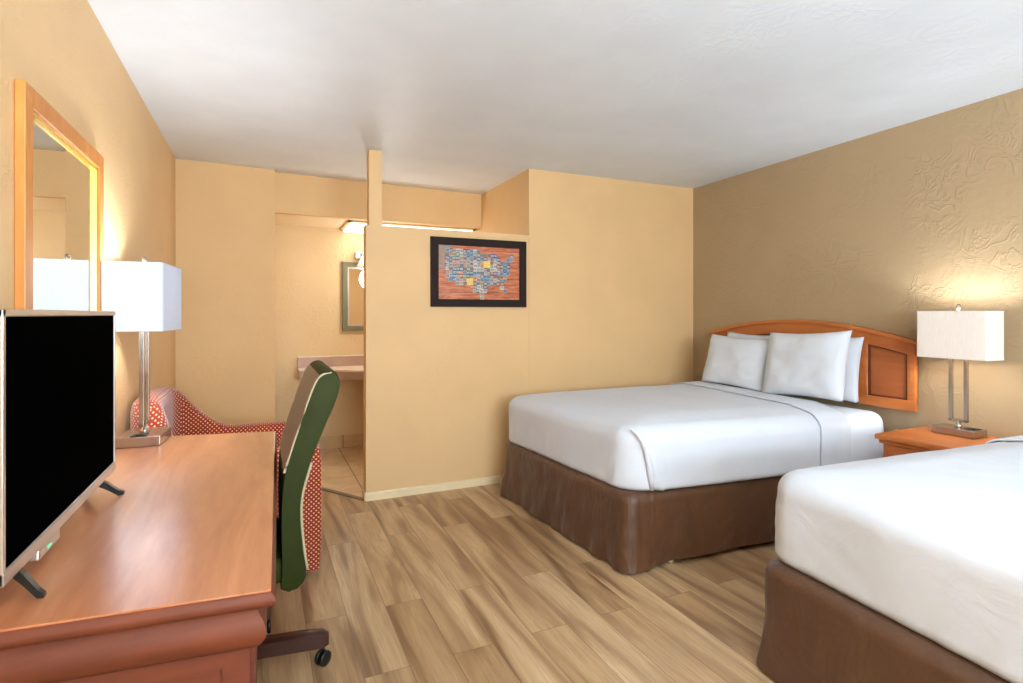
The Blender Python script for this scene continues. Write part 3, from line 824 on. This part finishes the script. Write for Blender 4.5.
# ------------------------------------------------------------------ framed picture
t = thing('framed_picture', 'black-framed picture of a country map in old number plates, on the partition', 'picture', (1.49, 3.868, 1.343))
pw, ph, fw = .762, .508, .056
bm = bmesh.new(); X0, X1, Z0, Z1 = -pw/2, pw/2, 0, ph
for pts in ([(X0,Z0),(X1,Z0),(X1-fw,Z0+fw),(X0+fw,Z0+fw)], [(X0,Z1),(X1,Z1),(X1-fw,Z1-fw),(X0+fw,Z1-fw)], [(X0,Z0),(X0,Z1),(X0+fw,Z1-fw),(X0+fw,Z0+fw)], [(X1,Z0),(X1,Z1),(X1-fw,Z1-fw),(X1-fw,Z0+fw)]):
    prism(bm, pts, -.028, -.001, .003, 'xz')
mesh_obj('frame', bm, plain('charcoal_frame', (40,30,27), .7, spec=.2), t)
iw, ih = pw-2*fw, ph-2*fw
tt = NT('picture_boards'); v = tt.coord((1.5, 1, 9)); n1 = tt.noise(v, 5, 5, .65, .6)
base = tt.ramp(n1, [(.3, lin((128,62,38))), (.5, lin((196,112,76))), (.7, lin((216,152,112)))])
co = tt.coord(); sp = tt.n('ShaderNodeSeparateXYZ'); tt.l(co, sp.inputs[0])
row = tt.math('FRACT', tt.math('MULTIPLY', sp.outputs[2], 9.5)); base = tt.mix(tt.ramp(row, [(0, (1,1,1)), (.05, (0,0,0))]), base, lin((60,28,18)))
grey = tt.math('MULTIPLY', tt.math('LESS_THAN', sp.outputs[0], -iw/2+.10), tt.math('GREATER_THAN', sp.outputs[2], fw+ih*.55))
tt.col(tt.mix(tt.math('MULTIPLY', grey, .7), base, lin((150,140,125)))); tt.set(Roughness=.3)
bm = bmesh.new(); box(bm, -iw/2-.004, iw/2+.004, -.012, -.004, fw-.004, ph-fw+.004); bd = mesh_obj('boards', bm, tt.m, t)
# map outline, 0..1 in the print
US = [(.09,.92),(.10,.93),(.35,.93),(.50,.90),(.56,.86),(.60,.84),(.68,.86),(.72,.82),(.75,.70),(.80,.72),(.86,.80),(.90,.84),(.91,.76),(.86,.68),(.87,.60),(.86,.52),(.84,.42),(.80,.34),(.79,.26),(.83,.16),(.82,.10),(.77,.20),(.70,.27),(.60,.24),(.55,.14),(.52,.03),(.46,.14),(.40,.20),(.36,.26),(.26,.28),(.17,.32),(.10,.42),(.08,.60),(.08,.78)]
def inside(px, py):
    c = False; n = len(US)
    for i in range(n):
        x1, y1 = US[i]; x2, y2 = US[(i+1) % n]
        if (y1 > py) != (y2 > py) and px < (x2-x1)*(py-y1)/(y2-y1)+x1: c = not c
    return c
pal = [(200,196,184),(128,158,176),(60,104,140),(232,196,20),(196,80,36),(130,44,40),(50,64,120),(90,116,84),(200,168,120),(84,60,96),(150,134,122),(40,84,78),(216,208,196),(176,172,160)]
pm = [plain('plate_paint', c, .4) for c in pal]
special = {(8,4):3,(9,4):3,(8,5):3,(9,5):3,(13,10):3,(14,10):3,(14,9):3,(13,9):3,(16,11):6,(17,11):6,(16,12):6,(6,6):4,(6,7):4,(6,5):5,(15,7):5,(5,10):4,(4,10):4,(5,8):6,(4,8):2,(8,12):1,(9,12):1,(11,12):7,(9,7):11,(8,7):11,(9,6):11}
bm = bmesh.new(); NX, NY = 24, 15; rnd = random.Random(5)
for i in range(NX):
    for j in range(NY):
        cx, cy = (i+.5)/NX, (j+.5)/NY
        if not inside(cx, cy): continue
        mi = special.get((i, j), rnd.choice([0,0,1,1,2,2,10,12,13,8,9,7,6,4,5,10]))
        cxw, czw = -iw/2+cx*iw, fw+cy*ih; a = rnd.uniform(-.2, .2); hw, hh = iw/NX*rnd.uniform(.48,.64), ih/NY*rnd.uniform(.5,.62); cxw += rnd.uniform(-.003,.003)
        Mx = Matrix.Translation((cxw, -.0133-.0022*rnd.random(), czw)) @ Matrix.Rotation(a, 4, 'Y')
        box(bm, -hw, hw, -.001, .001, -hh, hh, mat=mi, M=Mx)
        # stamped characters as small strokes
        ink = 5 if mi in (0,12,13,10) and rnd.random() < .4 else 6 if mi in (0,1,12,13,10,8) else 12
        for k in range(3):
            xo = (k-1)*hw*.55; box(bm, xo-hw*.16, xo+hw*.16, -.0016, -.0009, -hh*.55, hh*.5, mat=ink, M=Mx)
            box(bm, xo-hw*.05, xo+hw*.05, -.0020, -.0015, -hh*.3, hh*.1, mat=mi, M=Mx)
mesh_obj('plate_collage', bm, pm, bd)

# ------------------------------------------------------------------ alcove: counter, mirror, wall lamp, light panel
t = thing('vanity_counter', 'pale vanity counter with backsplash on the alcove back wall', 'counter', (1.0, 5.3, .79))
def A(bm): bmesh.ops.transform(bm, matrix=Matrix.Translation((-1.0, -5.3, -.79)), verts=bm.verts); return bm
fe = spl([(.30,5.30),(.42,5.27),(.58,5.18),(.74,5.02),(.90,4.93),(1.10,4.90),(1.5,4.90),(1.905,4.90)], 5)
poly = fe+[(1.905,5.498),(.30,5.498)]
bm = bmesh.new(); prism(bm, poly, .775, .79, .002); mesh_obj('countertop', A(bm), M_counter, t)
fi = [(p[0]+.003, p[1]+.004) for p in fe]
bm = bmesh.new(); prism(bm, fi+[(1.90,5.497),(.303,5.497)], .705, .775); mesh_obj('apron', A(bm), M_stone, t)
bm = bmesh.new(); box(bm, .30, 1.905, 5.478, 5.499, .79, .886, bev=.002); sb = mesh_obj('backsplash', A(bm), M_stone, t)
bm = bmesh.new(); box(bm, .30, 1.905, 5.474, 5.499, .884, .892, bev=.002); mesh_obj('cap', A(bm), M_counter, sb)
t = thing('vanity_mirror', 'green-framed mirror above the vanity counter, half hidden by the partition', 'mirror', (1.10, 5.498, 1.126))
bm = bmesh.new(); X0, X1, Z0, Z1, fw = -.398, .398, 0, .665, .050
for pts in ([(X0,Z0),(X1,Z0),(X1-fw,Z0+fw),(X0+fw,Z0+fw)], [(X0,Z1),(X1,Z1),(X1-fw,Z1-fw),(X0+fw,Z1-fw)], [(X0,Z0),(X0,Z1),(X0+fw,Z1-fw),(X0+fw,Z0+fw)], [(X1,Z0),(X1,Z1),(X1-fw,Z1-fw),(X1-fw,Z0+fw)]):
    prism(bm, pts, -.03, -.001, .004, 'xz')
mesh_obj('frame', bm, M_green, t)
bm = bmesh.new(); g = .012; X0 += fw; X1 -= fw; Z0 += fw; Z1 -= fw
for pts in ([(X0,Z0),(X1,Z0),(X1-g,Z0+g),(X0+g,Z0+g)], [(X0,Z1),(X1,Z1),(X1-g,Z1-g),(X0+g,Z1-g)], [(X0,Z0),(X0,Z1),(X0+g,Z1-g),(X0+g,Z0+g)], [(X1,Z0),(X1,Z1),(X1-g,Z1-g),(X1-g,Z0+g)]):
    prism(bm, pts, -.026, -.004, 0, 'xz')
mesh_obj('inner_bevel', bm, M_silver, t)
bm = bmesh.new(); box(bm, X0, X1, -.010, -.003, Z0, Z1); mesh_obj('glass', bm, M_mirror, t)
t = thing('vanity_light', 'wall lamp with frosted bell glass shades above the alcove mirror', 'lamp', (1.10, 5.498, 1.86))
bm = bmesh.new(); box(bm, -.28, .28, -.03, -.001, -.035, .035, bev=.008); mesh_obj('back_plate', bm, M_chrome, t)
tg = NT('frosted_glass'); tg.col(lin((245,238,222))); tg.set(Roughness=.35); tg.b.inputs['Transmission Weight'].default_value = .35
tg.b.inputs['Emission Color'].default_value = lin((255,240,214)); tg.b.inputs['Emission Strength'].default_value = .25
for x in (-.215, 0, .215):
    bm = bmesh.new(); tube(bm, [(x,-.03,0),(x,-.07,.025),(x,-.10,.02),(x,-.105,-.02)], .007, 10)
    arm = mesh_obj('arm', bm, M_chrome, t, True)
    bm = bmesh.new(); lathe(bm, [(.018,-.015),(.026,-.03),(.034,-.055),(.046,-.085),(.064,-.112)], 24, (x,-.105,0), cap=False)
    solid(bm, .003); mesh_obj('glass_shade', bm, tg.m, arm, True)
bl = bpy.data.lights.new('vanity_glow', 'POINT'); bl.energy = 11; bl.color = (1, .97, .93); bl.shadow_soft_size = .12
lo = bpy.data.objects.new('vanity_glow', bl); C.objects.link(lo); lo.location = (1.05, 5.05, 1.66)

t = thing('ceiling_light', 'wide light panel with tan wooden trim in the alcove ceiling', 'ceiling light', (1.25, 5.22, 2.107))
x0, x1, y0, y1 = -.57, .63, -.27, .265
bm = bmesh.new()
for b in ((x0, x0+.035, y0, y1, -.014, .001), (x1-.035, x1, y0, y1, -.014, .001), (x0, x1, y0, y0+.035, -.014, .001), (x0, x1, y1-.035, y1, -.014, .001)): box(bm, *b, bev=.003)
mesh_obj('trim', bm, plain('tan_trim', (206,168,112), .4), t)
bm = bmesh.new(); box(bm, x0+.033, x1-.033, y0+.033, y1-.033, -.034, .0); mesh_obj('diffuser', bm, M_panel, t)

# ------------------------------------------------------------------ light
w = bpy.data.worlds.new('sky'); bpy.context.scene.world = w; w.use_nodes = True
sky = w.node_tree.nodes.new('ShaderNodeTexSky'); sky.sky_type = 'NISHITA'; sky.sun_elevation = R(50); sky.sun_rotation = R(0); sky.sun_disc = False
bg = w.node_tree.nodes['Background']; w.node_tree.links.new(sky.outputs[0], bg.inputs[0]); bg.inputs[1].default_value = .25
def area(name, loc, rot, sx, sy, e, col=(1,1,1), spread=180):
    l = bpy.data.lights.new(name, 'AREA'); l.shape = 'RECTANGLE'; l.size = sx; l.size_y = sy; l.energy = e; l.color = col; l.spread = R(spread)
    o = bpy.data.objects.new(name, l); C.objects.link(o); o.location = loc; o.rotation_euler = rot; return o
area('rear_window_fill', ((wx0+wx1)/2, -1.86, (wz0+wz1)/2), (R(90), 0, 0), wx1-wx0-.1, wz1-wz0-.1, 24, (.74, .87, 1))  # added area light in the unseen window, fill from behind the camera
area('upward_fill', ((wx0+wx1)/2, -1.80, (wz0+wz1)/2), (R(146), 0, 0), wx1-wx0-.1, 1.0, 235, (.74, .87, 1))  # added fill tilted upward to brighten the ceiling
# added ceiling fixture, unseen behind the camera, for soft fill light
t = thing('ceiling_light', 'added round glass ceiling lamp, unseen fill light behind the viewpoint', 'ceiling light', (1.2, -.6, H))
bm = bmesh.new(); lathe(bm, [(.20,0),(.20,-.02),(.17,-.03)], 36); mesh_obj('rim', bm, M_nickel, t, True)
bm = bmesh.new(); lathe(bm, [(.17,-.02),(.165,-.05),(.13,-.085),(.07,-.105),(.01,-.11)], 36); mesh_obj('glass_dome', bm, emitter('opal_glass', (255,244,226), 5), t, True)
pl = bpy.data.lights.new('rear_point_fill', 'POINT'); pl.energy = 26; pl.color = (.80, .90, 1); pl.shadow_soft_size = .25  # point fill hung below the added fixture
lo = bpy.data.objects.new('rear_point_fill', pl); C.objects.link(lo); lo.location = (1.2, -.6, 2.0)

# ------------------------------------------------------------------ camera
f = 550.0
cam = bpy.data.cameras.new('camera'); co = bpy.data.objects.new('camera', cam); C.objects.link(co)
cam.sensor_fit = 'HORIZONTAL'; cam.sensor_width = 36; cam.lens = 36*f/1023
cam.shift_x = 0; cam.shift_y = (314-341.5)/1023
cam.clip_start = .02
co.location = (0, 0, 1.29); co.rotation_euler = (R(90), 0, -math.atan(249.5/550))
sc = bpy.context.scene; sc.camera = co
sc.view_settings.view_transform = 'Standard'; sc.view_settings.look = 'None'
sc.view_settings.exposure = 0.12; sc.view_settings.gamma = 1; sc.view_settings.use_curve_mapping = False
